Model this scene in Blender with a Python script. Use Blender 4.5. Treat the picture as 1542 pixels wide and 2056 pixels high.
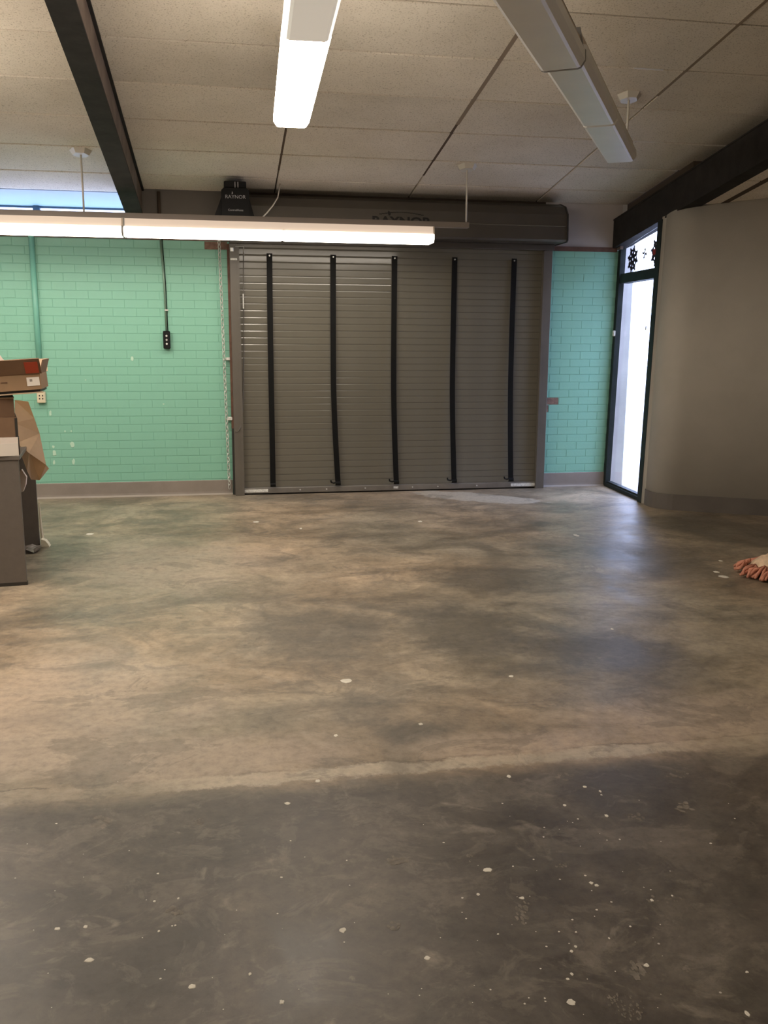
import bpy, bmesh, math, random
from mathutils import Vector, Matrix
random.seed(7)
for o in list(bpy.data.objects): bpy.data.objects.remove(o)
S = bpy.context.scene
C = S.collection

# ---------------------------------------------------------------- camera
F_PX = 1820.33
cam_d = bpy.data.cameras.new('camera'); cam = bpy.data.objects.new('camera', cam_d); C.objects.link(cam)
cam_d.sensor_fit = 'VERTICAL'; cam_d.sensor_height = 36.0; cam_d.lens = F_PX / 2056 * 36.0
cam_d.clip_start = 0.05; cam_d.clip_end = 200
PITCH, YAW, ROLL = 0.1882, 0.1763, 0.0053
cp, sp, cyw, syw = math.cos(PITCH), math.sin(PITCH), math.cos(YAW), math.sin(YAW)
fw = Vector((syw*cp, cyw*cp, -sp)); rt = Vector((cyw, -syw, 0)); up = rt.cross(fw)
r2 = math.cos(ROLL)*rt + math.sin(ROLL)*up; u2 = -math.sin(ROLL)*rt + math.cos(ROLL)*up
CAM = Vector((0, -8.5218, 1.4348))
cam.matrix_world = Matrix(((r2.x, u2.x, -fw.x, CAM.x), (r2.y, u2.y, -fw.y, CAM.y), (r2.z, u2.z, -fw.z, CAM.z), (0, 0, 0, 1)))
S.camera = cam

# ---------------------------------------------------------------- world and exposure
W = bpy.data.worlds.new('sky'); S.world = W; W.use_nodes = True
bg = W.node_tree.nodes['Background']; bg.inputs[0].default_value = (0.56, 0.65, 1.0, 1); bg.inputs[1].default_value = 4.2
S.view_settings.view_transform = 'Standard'; S.view_settings.look = 'None'
S.view_settings.gamma = 1; S.view_settings.use_curve_mapping = False
S.view_settings.exposure = 1.18
LAMP_STRENGTH = 15.0

# ---------------------------------------------------------------- constants of the place
ZC, SL = 2.7082, 0.1462                  # ceiling height at the back wall, slope rising towards the room
def zceil(y): return ZC - SL*y
Y_REAR = -11.0; X_LEFT = -5.15; X_FAR = 7.2
COURSE = 2.285/31

# ---------------------------------------------------------------- materials
def mat(name, col, rough=0.6, metal=0.0, var=0.0, vscale=8, bump=0.0, bscale=60, emit=None, estr=0, coat=0, spec=0.5, detail=5, col2=None):
    m = bpy.data.materials.new(name); m.use_nodes = True
    nt = m.node_tree; N = nt.nodes; L = nt.links; b = N['Principled BSDF']
    b.inputs['Base Color'].default_value = (*col, 1); b.inputs['Roughness'].default_value = rough; b.inputs['Metallic'].default_value = metal
    b.inputs['Specular IOR Level'].default_value = spec
    if coat: b.inputs['Coat Weight'].default_value = coat; b.inputs['Coat Roughness'].default_value = 0.13
    tc = N.new('ShaderNodeTexCoord')
    if var or col2:
        n = N.new('ShaderNodeTexNoise'); n.inputs['Scale'].default_value = vscale; n.inputs['Detail'].default_value = detail; n.inputs['Roughness'].default_value = 0.6
        L.new(tc.outputs['Object'], n.inputs['Vector'])
        r = N.new('ShaderNodeValToRGB'); r.color_ramp.elements[0].position = 0.32; r.color_ramp.elements[1].position = 0.68
        if col2: a, c = col, col2
        else: a = tuple(x*(1-var) for x in col); c = tuple(min(1, x*(1+var)) for x in col)
        r.color_ramp.elements[0].color = (*a, 1); r.color_ramp.elements[1].color = (*c, 1)
        L.new(n.outputs['Fac'], r.inputs['Fac']); L.new(r.outputs['Color'], b.inputs['Base Color'])
    if bump:
        n2 = N.new('ShaderNodeTexNoise'); n2.inputs['Scale'].default_value = bscale; n2.inputs['Detail'].default_value = 4
        L.new(tc.outputs['Object'], n2.inputs['Vector'])
        bp = N.new('ShaderNodeBump'); bp.inputs['Strength'].default_value = bump; bp.inputs['Distance'].default_value = 0.004
        L.new(n2.outputs['Fac'], bp.inputs['Height']); L.new(bp.outputs['Normal'], b.inputs['Normal'])
    if emit:
        b.inputs['Emission Color'].default_value = (*emit, 1); b.inputs['Emission Strength'].default_value = estr
    return m

M = {}
TEAL = (0.245, 0.535, 0.415)
M['teal'] = mat('teal_paint', TEAL, 0.45, var=0.02, vscale=3, bump=0.2, bscale=70)
M['teal_mortar'] = mat('teal_mortar_paint', (0.212, 0.475, 0.368), 0.6, bump=0.3, bscale=90)
M['brown_brick'] = mat('bare_brick', (0.23, 0.14, 0.105), 0.85, var=0.3, vscale=30, bump=0.5, bscale=90)
M['brown_trim'] = mat('bare_brown_trim', (0.13, 0.065, 0.045), 0.8, var=0.3, vscale=14)
M['mint_chip'] = mat('pale_primer_chip', (0.50, 0.72, 0.58), 0.7)
M['base_grey'] = mat('grey_cove_rubber', (0.26, 0.225, 0.20), 0.5, var=0.08, vscale=6)
M['base_dark'] = mat('dark_cove_rubber', (0.115, 0.10, 0.088), 0.5, var=0.1, vscale=6)
M['caulk'] = mat('pale_caulk', (0.33, 0.295, 0.26), 0.7)
M['panel'] = mat('grey_wall_panel', (0.15, 0.135, 0.12), 0.7, var=0.06, vscale=4)
M['panel_light'] = mat('pale_wall_panel', (0.47, 0.43, 0.41), 0.7, var=0.05, vscale=4)
M['plaster'] = mat('taupe_plaster', (0.40, 0.37, 0.32), 0.75, var=0.05, vscale=3, bump=0.15, bscale=120)
M['offwhite'] = mat('offwhite_wall', (0.55, 0.50, 0.43), 0.8, var=0.04, vscale=3)
M['beam'] = mat('dark_beam_paint', (0.024, 0.021, 0.020), 0.75, spec=0.2, var=0.3, vscale=9, bump=0.2, bscale=40)
M['beam_wear'] = mat('worn_beam_side', (0.085, 0.055, 0.042), 0.6, col2=(0.17, 0.13, 0.105), vscale=5, bump=0.2)
M['void'] = mat('dark_void_above_tiles', (0.07, 0.05, 0.035), 0.9)
M['gap_brown'] = mat('brown_spline', (0.085, 0.052, 0.032), 0.8)
M['gap_soft'] = mat('soft_brown_spline', (0.26, 0.20, 0.145), 0.8)
M['white_metal'] = mat('white_enamel', (0.66, 0.62, 0.55), 0.4, var=0.03, vscale=4)
M['housing'] = mat('cream_housing_enamel', (0.62, 0.52, 0.43), 0.5)
M['raceway'] = mat('grey_raceway', (0.20, 0.17, 0.15), 0.5)
M['side_glow'] = mat('cream_housing_glow', (0.45, 0.38, 0.31), 0.5, emit=(1.0, 0.78, 0.62), estr=0.22)  # housing of lit fixtures given a faint glow of its own
M['lens_off'] = mat('white_acrylic_unlit', (0.90, 0.89, 0.88), 0.35, var=0.04, vscale=3)
M['lens_on'] = mat('white_acrylic_lit', (0.8, 0.8, 0.8), 0.4, emit=(1.0, 0.89, 0.74), estr=LAMP_STRENGTH)
M['lens_side'] = mat('white_acrylic_lit_side', (0.8, 0.8, 0.8), 0.4, emit=(1.0, 0.89, 0.74), estr=3.2)
def lamp_mats(key, face, side):
    M[key] = mat('lit_acrylic_' + key, (0.8, 0.8, 0.8), 0.4, emit=(1.0, 0.89, 0.75), estr=face)
    M[key+'_side'] = mat('lit_acrylic_side_' + key, (0.8, 0.8, 0.8), 0.4, emit=(1.0, 0.89, 0.75), estr=side)
lamp_mats('tube_old', 7.0, 1.6); lamp_mats('tube_mid', 16.0, 13.0); lamp_mats('tube_new', 26.0, 18.0); lamp_mats('tube_rear', 12.0, 16.0); lamp_mats('tube_weak', 3.5, 11.0); lamp_mats('lens_glow', 0.16, 0.55)
M['lens_edge'] = mat('dim_lens_seam', (0.30, 0.29, 0.28), 0.6)
M['slat'] = mat('taupe_door_slat', (0.140, 0.130, 0.105), 0.26, var=0.05, vscale=3, spec=0.5, coat=0.7)
M['guide'] = mat('dark_door_guide', (0.115, 0.103, 0.088), 0.4, var=0.08, vscale=5)
M['hood'] = mat('dark_hood_enamel', (0.075, 0.066, 0.056), 0.33, var=0.06, vscale=3)
M['hood_dark'] = mat('hood_edge', (0.03, 0.027, 0.025), 0.5)
M['black'] = mat('black_strap', (0.004, 0.004, 0.004), 0.6, spec=0.2, var=0.2, vscale=12)
M['black_plastic'] = mat('black_plastic', (0.005, 0.005, 0.006), 0.5, spec=0.25)
M['print_black'] = mat('black_print', (0.006, 0.006, 0.006), 0.6)
M['print_white'] = mat('white_print', (0.40, 0.40, 0.42), 0.6)
M['chain'] = mat('dull_chain_steel', (0.60, 0.61, 0.58), 0.45, metal=0.2, var=0.2, vscale=20)
M['steel'] = mat('galvanised_steel', (0.62, 0.62, 0.60), 0.35, metal=0.6, var=0.08, vscale=20)
M['rail'] = mat('bottom_rail_steel', (0.20, 0.185, 0.165), 0.4, metal=0.3, var=0.1, vscale=10)
M['sticker'] = mat('pale_sticker', (0.66, 0.66, 0.63), 0.5, var=0.25, vscale=60)
M['cream_plastic'] = mat('cream_plastic', (0.70, 0.62, 0.45), 0.4)
M['teal_conduit'] = mat('teal_painted_conduit', (0.18, 0.47, 0.37), 0.4)
M['grey_conduit'] = mat('grey_green_conduit', (0.21, 0.32, 0.25), 0.4, metal=0.3)
M['frame'] = mat('dark_green_window_frame', (0.014, 0.021, 0.021), 0.6, spec=0.25, var=0.25, vscale=8)
M['decal'] = mat('dark_window_cling', (0.03, 0.028, 0.05), 0.7)
M['decal_red'] = mat('red_window_cling', (0.30, 0.03, 0.03), 0.7)
M['ext_wall'] = mat('outside_painted_wall', (0.60, 0.58, 0.56), 0.8, var=0.12, vscale=3)
M['ext_ground'] = mat('outside_concrete', (0.55, 0.55, 0.54), 0.85, var=0.06, vscale=2)
M['soffit'] = mat('white_soffit', (0.42, 0.48, 0.60), 0.7)
M['fascia'] = mat('blue_grey_fascia', (0.05, 0.09, 0.16), 0.6)
M['desk'] = mat('charcoal_desk_laminate', (0.135, 0.115, 0.100), 0.5, var=0.06, vscale=20)
M['desk_dark'] = mat('dark_desk_edge', (0.03, 0.026, 0.022), 0.5)
M['carton_dark'] = mat('brown_carton_dark', (0.125, 0.068, 0.036), 0.85, var=0.08, vscale=10)
M['carton'] = mat('brown_carton', (0.185, 0.108, 0.062), 0.85, var=0.08, vscale=10)
M['carton_light'] = mat('tan_carton', (0.27, 0.17, 0.095), 0.85, var=0.08, vscale=8)
M['carton_in'] = mat('tan_carton_edge', (0.42, 0.30, 0.20), 0.85)
M['kraft'] = mat('kraft_paper', (0.66, 0.49, 0.33), 0.8, var=0.08, vscale=6)
M['paper'] = mat('white_paper', (0.72, 0.63, 0.57), 0.75, var=0.05, vscale=8)
M['red'] = mat('red_sticker', (0.42, 0.055, 0.02), 0.6)
M['label_white'] = mat('white_label', (0.70, 0.64, 0.58), 0.6)
M['plastic_wrap'] = mat('crumpled_plastic', (0.40, 0.36, 0.33), 0.2, var=0.3, vscale=20)
M['foam'] = mat('cream_foam', (0.70, 0.64, 0.50), 0.8)
M['mop_pad'] = mat('cream_mop_pad', (0.66, 0.48, 0.33), 0.95, var=0.2, vscale=25, bump=0.6, bscale=120)
M['mop_fringe'] = mat('coral_mop_yarn', (0.52, 0.22, 0.145), 0.95, var=0.25, vscale=30)
M['fleck'] = mat('white_paint_fleck', (0.66, 0.62, 0.54), 0.7, var=0.1, vscale=40)
M['fleck_dim'] = mat('worn_paint_fleck', (0.17, 0.146, 0.120), 0.7, var=0.35, vscale=30)

def make_glass():
    m = bpy.data.materials.new('window_glass'); m.use_nodes = True; nt = m.node_tree; N = nt.nodes; L = nt.links
    N.remove(N['Principled BSDF']); out = N['Material Output']
    t = N.new('ShaderNodeBsdfTransparent'); t.inputs[0].default_value = (0.93, 0.95, 0.96, 1)
    g = N.new('ShaderNodeBsdfGlossy'); g.inputs['Roughness'].default_value = 0.03
    lw = N.new('ShaderNodeLayerWeight'); lw.inputs[0].default_value = 0.5
    pw = N.new('ShaderNodeMath'); pw.operation = 'POWER'; L.new(lw.outputs['Facing'], pw.inputs[0]); pw.inputs[1].default_value = 4.0
    fr = N.new('ShaderNodeMath'); fr.operation = 'MULTIPLY_ADD'; L.new(pw.outputs[0], fr.inputs[0]); fr.inputs[1].default_value = 0.5; fr.inputs[2].default_value = 0.03
    mx = N.new('ShaderNodeMixShader'); L.new(fr.outputs[0], mx.inputs[0]); L.new(t.outputs[0], mx.inputs[1]); L.new(g.outputs[0], mx.inputs[2])
    L.new(mx.outputs[0], out.inputs['Surface']); return m
M['glass'] = make_glass()

def make_tile():
    m = bpy.data.materials.new('acoustic_tile'); m.use_nodes = True; nt = m.node_tree; N = nt.nodes; L = nt.links; b = N['Principled BSDF']
    b.inputs['Roughness'].default_value = 0.9; b.inputs['Specular IOR Level'].default_value = 0.15
    tc = N.new('ShaderNodeTexCoord'); oi = N.new('ShaderNodeObjectInfo')
    add = N.new('ShaderNodeVectorMath'); add.operation = 'ADD'
    sc = N.new('ShaderNodeVectorMath'); sc.operation = 'SCALE'; sc.inputs['Scale'].default_value = 37.0
    cmb = N.new('ShaderNodeCombineXYZ'); L.new(oi.outputs['Random'], cmb.inputs[0]); L.new(oi.outputs['Random'], cmb.inputs[1])
    L.new(cmb.outputs[0], sc.inputs[0]); L.new(tc.outputs['Object'], add.inputs[0]); L.new(sc.outputs[0], add.inputs[1])
    def noise(s, d, r=0.6):
        n = N.new('ShaderNodeTexNoise'); n.inputs['Scale'].default_value = s; n.inputs['Detail'].default_value = d; n.inputs['Roughness'].default_value = r
        L.new(add.outputs[0], n.inputs['Vector']); return n
    big = noise(1.6, 4); fine = noise(95, 3, 0.7)
    r1 = N.new('ShaderNodeValToRGB'); r1.color_ramp.elements[0].position = 0.3; r1.color_ramp.elements[1].position = 0.7
    r1.color_ramp.elements[0].color = (0.70, 0.635, 0.54, 1); r1.color_ramp.elements[1].color = (0.82, 0.75, 0.65, 1)
    L.new(big.outputs['Fac'], r1.inputs['Fac'])
    r2_ = N.new('ShaderNodeValToRGB'); r2_.color_ramp.elements[0].position = 0.33; r2_.color_ramp.elements[1].position = 0.45
    r2_.color_ramp.elements[0].color = (0.48, 0.45, 0.40, 1); r2_.color_ramp.elements[1].color = (1, 1, 1, 1)
    L.new(fine.outputs['Fac'], r2_.inputs['Fac'])
    mx = N.new('ShaderNodeMix'); mx.data_type = 'RGBA'; mx.blend_type = 'MULTIPLY'; mx.inputs['Factor'].default_value = 0.8
    L.new(r1.outputs[0], mx.inputs[6]); L.new(r2_.outputs[0], mx.inputs[7])
    hv = N.new('ShaderNodeHueSaturation'); mp = N.new('ShaderNodeMapRange'); mp.inputs['To Min'].default_value = 0.93; mp.inputs['To Max'].default_value = 1.06
    L.new(oi.outputs['Random'], mp.inputs['Value']); L.new(mp.outputs[0], hv.inputs['Value']); L.new(mx.outputs[2], hv.inputs['Color'])
    L.new(hv.outputs[0], b.inputs['Base Color'])
    bp = N.new('ShaderNodeBump'); bp.inputs['Strength'].default_value = 0.35; bp.inputs['Distance'].default_value = 0.003
    L.new(fine.outputs['Fac'], bp.inputs['Height']); L.new(bp.outputs[0], b.inputs['Normal'])
    return m
M['tile'] = make_tile()

def fpt(u, v):
    d = r2*((u-771)/F_PX) - u2*((v-1028)/F_PX) + fw; t = -CAM.z/d.z; P = CAM + d*t; return P.x, P.y, (P-CAM).dot(fw)/F_PX
def make_floor():
    m = bpy.data.materials.new('worn_concrete'); m.use_nodes = True; nt = m.node_tree; N = nt.nodes; L = nt.links; b = N['Principled BSDF']
    tc = N.new('ShaderNodeTexCoord'); sep = N.new('ShaderNodeSeparateXYZ'); L.new(tc.outputs['Object'], sep.inputs[0])
    def noise(s, d=6, r=0.62, w=0.0, sx=1, sy=1, off=0):
        mp = N.new('ShaderNodeMapping'); mp.inputs['Scale'].default_value = (sx, sy, 1); mp.inputs['Location'].default_value = (off, off*1.7, 0)
        L.new(tc.outputs['Object'], mp.inputs[0])
        n = N.new('ShaderNodeTexNoise'); n.inputs['Scale'].default_value = s; n.inputs['Detail'].default_value = d; n.inputs['Roughness'].default_value = r; n.inputs['Distortion'].default_value = w
        L.new(mp.outputs[0], n.inputs['Vector']); return n.outputs['Fac']
    def ramp(f, *st):
        r = N.new('ShaderNodeValToRGB'); e = r.color_ramp.elements
        while len(e) < len(st): e.new(0.5)
        for i, (p, c) in enumerate(st): e[i].position = p; e[i].color = (*c, 1) if not isinstance(c, (int, float)) else (c, c, c, 1)
        L.new(f, r.inputs['Fac']); return r.outputs['Color']
    def mix(f, a, c, mode='MIX'):
        x = N.new('ShaderNodeMix'); x.data_type = 'RGBA'; x.blend_type = mode
        if isinstance(f, (int, float)): x.inputs['Factor'].default_value = f
        else: L.new(f, x.inputs['Factor'])
        for v, k in ((a, 6), (c, 7)):
            if isinstance(v, tuple): x.inputs[k].default_value = (*v, 1)
            else: L.new(v, x.inputs[k])
        return x.outputs[2]
    def math_(op, a, c=None, clamp=False):
        x = N.new('ShaderNodeMath'); x.operation = op; x.use_clamp = clamp
        for v, k in ((a, 0), (c, 1)):
            if v is None: continue
            if isinstance(v, (int, float)): x.inputs[k].default_value = v
            else: L.new(v, x.inputs[k])
        return x.outputs[0]
    def smooth(v, lo, hi):
        x = N.new('ShaderNodeMapRange'); x.interpolation_type = 'SMOOTHSTEP'; x.inputs['From Min'].default_value = lo; x.inputs['From Max'].default_value = hi
        L.new(v, x.inputs['Value']); return x.outputs[0]
    X, Y = sep.outputs[0], sep.outputs[1]
    big = noise(0.8, 12, 0.66, 0.5); mid = noise(2.8, 12, 0.70, 0.7, off=3); streak = noise(1.9, 12, 0.70, 0.9, 0.8, 1.4, off=9); fine = noise(24, 8, 0.75, off=5); grain = noise(160, 3, 0.7)
    back = ramp(big, (0.30, (0.175, 0.150, 0.115)), (0.45, (0.245, 0.210, 0.160)), (0.60, (0.335, 0.285, 0.220)), (0.74, (0.37, 0.30, 0.225)))
    back = mix(0.85, back, ramp(streak, (0.36, 0.55), (0.50, 0.95), (0.62, 1.22)), 'MULTIPLY')
    back = mix(0.8, back, ramp(mid, (0.34, 0.66), (0.46, 0.95), (0.52, 1.0), (0.66, 1.2)), 'MULTIPLY')
    warm = noise(0.55, 4, 0.5, 0.4, off=17)
    back = mix(0.8, back, ramp(warm, (0.38, (1.0, 0.99, 0.95)), (0.62, (1.16, 1.0, 0.86))), 'MULTIPLY')
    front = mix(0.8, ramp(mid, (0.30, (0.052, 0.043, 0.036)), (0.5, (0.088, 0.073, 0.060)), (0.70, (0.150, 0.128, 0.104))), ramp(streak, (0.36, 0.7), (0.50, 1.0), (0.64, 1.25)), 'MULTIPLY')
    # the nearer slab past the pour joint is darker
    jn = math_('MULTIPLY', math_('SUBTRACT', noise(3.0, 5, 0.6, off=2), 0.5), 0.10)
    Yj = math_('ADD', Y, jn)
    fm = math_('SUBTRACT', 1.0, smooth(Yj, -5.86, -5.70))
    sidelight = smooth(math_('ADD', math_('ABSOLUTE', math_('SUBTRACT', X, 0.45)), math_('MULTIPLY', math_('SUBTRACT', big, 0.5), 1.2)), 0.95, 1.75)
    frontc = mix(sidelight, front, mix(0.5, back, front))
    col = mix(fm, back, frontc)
    # mortar strip patched along the joint
    jw = math_('MULTIPLY', math_('SUBTRACT', noise(6, 9, 0.75, off=8), 0.5), 0.16)
    band = math_('ABSOLUTE', math_('ADD', math_('ADD', Y, 5.705), jw))
    brk = math_('MULTIPLY', math_('MULTIPLY', smooth(X, -0.35, -0.05), math_('SUBTRACT', 1.0, smooth(X, 1.45, 1.75))), smooth(noise(3.0, 4, 0.6, 0.3, off=21), 0.30, 0.44))
    bandm = math_('MULTIPLY', math_('SUBTRACT', 1.0, smooth(band, 0.030, 0.052)), math_('ADD', math_('MULTIPLY', brk, 0.75), 0.2))
    col = mix(bandm, col, (0.43, 0.36, 0.275))
    crack = math_('MULTIPLY', math_('SUBTRACT', 1.0, smooth(math_('ABSOLUTE', math_('ADD', math_('ADD', Y, 5.655), math_('MULTIPLY', jw, 0.7))), 0.002, 0.010)), smooth(noise(5, 3, 0.5, off=31), 0.42, 0.55))
    col = mix(math_('MULTIPLY', crack, 0.45), col, (0.05, 0.04, 0.03))
    # dark scuffed areas and pale smears
    col = mix(math_('MULTIPLY', smooth(noise(1.15, 6, 0.6, 1.2, off=41), 0.52, 0.66), 0.55), col, (0.095, 0.083, 0.066))
    col = mix(math_('MULTIPLY', smooth(noise(4.5, 5, 0.6, 1.5, off=51), 0.60, 0.72), 0.35), col, (0.36, 0.31, 0.25))
    # dark stains and worn pale areas; lamp glow is painted into the pale ones
    def blob(px_, py_, rx_, ry_, c, amt, k):
        nonlocal col
        bx_ = math_('DIVIDE', math_('SUBTRACT', X, px_), rx_); by_ = math_('DIVIDE', math_('SUBTRACT', Y, py_), ry_)
        dd = math_('ADD', math_('SQRT', math_('ADD', math_('MULTIPLY', bx_, bx_), math_('MULTIPLY', by_, by_))), math_('MULTIPLY', math_('SUBTRACT', noise(2.4, 9, 0.7, 0.6, off=70+k), 0.5), 1.9))
        col = mix(math_('MULTIPLY', math_('SUBTRACT', 1.0, smooth(dd, 0.45, 1.15)), amt), col, c)
    for k, (u, v, ru, rv) in enumerate([(630,1275,190,80),(930,1262,150,60),(1170,1300,170,60),(840,1470,110,30),(1320,1120,150,50),(990,1160,140,35),(1450,1060,160,40)]):
        x_, y_, s_ = fpt(u, v); blob(x_, y_, ru*s_, abs(fpt(u, v-rv)[1]-fpt(u, v+rv)[1])/2, (0.088, 0.078, 0.062), 0.72, k)
    for k, (u, v, ru, rv) in enumerate([(120,1420,330,130),(420,1520,330,50),(1420,1440,260,70),(330,1130,260,60),(1040,1490,260,30)]):
        x_, y_, s_ = fpt(u, v); blob(x_, y_, ru*s_, abs(fpt(u, v-rv)[1]-fpt(u, v+rv)[1])/2, (0.44, 0.345, 0.27), 0.55, 20+k)
    # pale repair patch by the rolling door
    dx = math_('MULTIPLY', math_('SUBTRACT', X, 2.28), 1.6); dy = math_('MULTIPLY', math_('ADD', math_('ADD', Y, 0.50), math_('MULTIPLY', math_('SUBTRACT', X, 2.28), 0.62)), 3.2)
    d = math_('SQRT', math_('ADD', math_('MULTIPLY', dx, dx), math_('MULTIPLY', dy, dy)))
    d = math_('ADD', d, math_('MULTIPLY', math_('SUBTRACT', noise(6, 4, 0.6, off=61), 0.5), 0.8))
    col = mix(math_('MULTIPLY', math_('SUBTRACT', 1.0, smooth(d, 0.78, 0.92)), 0.85), col, (0.46, 0.42, 0.35))
    # crisp-edged worn flakes and damp-looking islands in the finish
    col = mix(math_('MULTIPLY', smooth(noise(3.2, 11, 0.68, 0.8, 0.85, 1.25, off=81), 0.53, 0.575), 0.22), col, mix(0.5, col, (0.42, 0.36, 0.285)))
    col = mix(math_('MULTIPLY', smooth(noise(2.6, 11, 0.68, 0.9, 0.85, 1.25, off=91), 0.54, 0.575), 0.34), col, (0.095, 0.083, 0.068))
    col = mix(math_('MULTIPLY', smooth(noise(9.0, 8, 0.7, 0.8, off=96), 0.56, 0.64), 0.14), col, (0.34, 0.295, 0.24))
    col = mix(0.85, col, ramp(fine, (0.30, 0.62), (0.5, 1.0), (0.72, 1.25)), 'MULTIPLY')
    # fine white paint specks, denser on the near slab
    vo = N.new('ShaderNodeTexVoronoi'); vo.inputs['Scale'].default_value = 17; L.new(tc.outputs['Object'], vo.inputs['Vector'])
    vc = N.new('ShaderNodeSeparateColor'); L.new(vo.outputs['Color'], vc.inputs[0])
    thr = math_('ADD', math_('MULTIPLY', fm, 0.10), 0.02)
    keep = math_('LESS_THAN', vc.outputs[0], thr)
    size = math_('MULTIPLY', vc.outputs[1], 0.055)
    spk = math_('MULTIPLY', keep, math_('LESS_THAN', vo.outputs['Distance'], size))
    col = mix(math_('MULTIPLY', spk, 0.75), col, (0.58, 0.54, 0.47))
    L.new(col, b.inputs['Base Color'])
    rg = ramp(mid, (0.3, 0.36), (0.7, 0.54)); L.new(rg, b.inputs['Roughness'])
    b.inputs['Specular IOR Level'].default_value = 0.5
    bp = N.new('ShaderNodeBump'); bp.inputs['Strength'].default_value = 0.12; bp.inputs['Distance'].default_value = 0.004
    L.new(math_('ADD', math_('MULTIPLY', fine, 0.6), math_('MULTIPLY', mid, 1.2)), bp.inputs['Height']); L.new(bp.outputs[0], b.inputs['Normal'])
    return m
M['floor'] = make_floor()

# ---------------------------------------------------------------- mesh helpers
def box(bm, x0, x1, y0, y1, z0, z1, bev=0.0):
    vs = [bm.verts.new(v) for v in ((x0,y0,z0),(x1,y0,z0),(x1,y1,z0),(x0,y1,z0),(x0,y0,z1),(x1,y0,z1),(x1,y1,z1),(x0,y1,z1))]
    fs = [bm.faces.new([vs[i] for i in q]) for q in ((0,3,2,1),(4,5,6,7),(0,1,5,4),(1,2,6,5),(2,3,7,6),(3,0,4,7))]
    if bev:
        es = list({e for f in fs for e in f.edges}); bmesh.ops.bevel(bm, geom=es, offset=bev, segments=1, affect='EDGES')
def prism(bm, poly, axis, a, c):
    # extrude a 2D polygon along an axis: 'x' poly=(y,z), 'y' poly=(x,z), 'z' poly=(x,y)
    def P(p, t): return {'x': (t, p[0], p[1]), 'y': (p[0], t, p[1]), 'z': (p[0], p[1], t)}[axis]
    A = [bm.verts.new(P(p, a)) for p in poly]; B = [bm.verts.new(P(p, c)) for p in poly]; n = len(poly)
    bm.faces.new(A); bm.faces.new(B[::-1])
    for i in range(n): bm.faces.new((A[i], B[i], B[(i+1) % n], A[(i+1) % n]))
def tube(bm, pts, r, n=8, cap=True):
    pts = [Vector(p) for p in pts]; rings = []
    prev = None
    for i, p in enumerate(pts):
        d = (pts[min(i+1, len(pts)-1)] - pts[max(i-1, 0)]).normalized()
        if prev is None:
            a = d.orthogonal().normalized()
        else:
            a = (prev - d*prev.dot(d)).normalized()
        prev = a; c = d.cross(a); rr = r[i] if isinstance(r, (list, tuple)) else r
        rings.append([bm.verts.new(p + rr*(math.cos(2*math.pi*k/n)*a + math.sin(2*math.pi*k/n)*c)) for k in range(n)])
    for i in range(len(rings)-1):
        for k in range(n): bm.faces.new((rings[i][k], rings[i][(k+1) % n], rings[i+1][(k+1) % n], rings[i+1][k]))
    if cap: bm.faces.new(rings[0][::-1]); bm.faces.new(rings[-1])
def ribbon(bm, path, w, t):
    # flat bar: path of (x,y,z) centre points, wide along x, thick along the path normal in yz
    rings = []
    P = [Vector(p) for p in path]
    for i, p in enumerate(P):
        d = (P[min(i+1, len(P)-1)] - P[max(i-1, 0)]).normalized(); n = Vector((1,0,0)).cross(d).normalized(); s = d.cross(n).normalized()
        rings.append([bm.verts.new(p + s*w/2*a + n*t/2*c) for a, c in ((-1,-1),(1,-1),(1,1),(-1,1))])
    for i in range(len(rings)-1):
        for k in range(4): bm.faces.new((rings[i][k], rings[i][(k+1) % 4], rings[i+1][(k+1) % 4], rings[i+1][k]))
    bm.faces.new(rings[0][::-1]); bm.faces.new(rings[-1])
def mesh_of(bm, name):
    bmesh.ops.recalc_face_normals(bm, faces=bm.faces[:])
    me = bpy.data.meshes.new(name); bm.to_mesh(me); bm.free(); return me
def obj(name, bm, m, parent=None, smooth=False):
    me = mesh_of(bm, name) if isinstance(bm, bmesh.types.BMesh) else bm
    if m is not None and not me.materials: me.materials.append(M[m] if isinstance(m, str) else m)
    if smooth:
        for p in me.polygons: p.use_smooth = True
    o = bpy.data.objects.new(name, me); C.objects.link(o)
    if parent is not None: o.parent = parent
    return o
def bx(name, x0, x1, y0, y1, z0, z1, m, parent=None, bev=0.0):
    bm = bmesh.new(); box(bm, x0, x1, y0, y1, z0, z1, bev); return obj(name, bm, m, parent)
def tb(name, pts, r, m, parent=None, n=8):
    bm = bmesh.new(); tube(bm, pts, r, n); return obj(name, bm, m, parent, smooth=True)
def pr(name, poly, axis, a, c, m, parent=None):
    bm = bmesh.new(); prism(bm, poly, axis, a, c); return obj(name, bm, m, parent)
def tag(o, label, cat, group=None):
    o['label'] = label; o['category'] = cat
    if group: o['group'] = group
    return o
def struct(o, label=None):
    o['kind'] = 'structure'
    if label: o['label'] = label
    return o
def empty(name, loc=(0,0,0), rz=0.0, parent=None):
    o = bpy.data.objects.new(name, None); C.objects.link(o); o.location = loc; o.rotation_euler = (0,0,rz); o.empty_display_size = 0.1
    if parent is not None: o.parent = parent
    return o
def text_mesh(s, size, extrude=0.0008, align='CENTER', sx=1.0, bold=0.0):
    cu = bpy.data.curves.new('t', 'FONT'); cu.body = s; cu.size = size; cu.extrude = extrude; cu.align_x = align; cu.offset = bold; cu.resolution_u = 3
    t = bpy.data.objects.new('t', cu); C.objects.link(t)
    bpy.context.view_layer.update()
    me = bpy.data.meshes.new_from_object(t.evaluated_get(bpy.context.evaluated_depsgraph_get()))
    bpy.data.objects.remove(t); bpy.data.curves.remove(cu); me.materials.clear()
    for v in me.vertices: v.co.x *= sx
    return me

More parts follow.
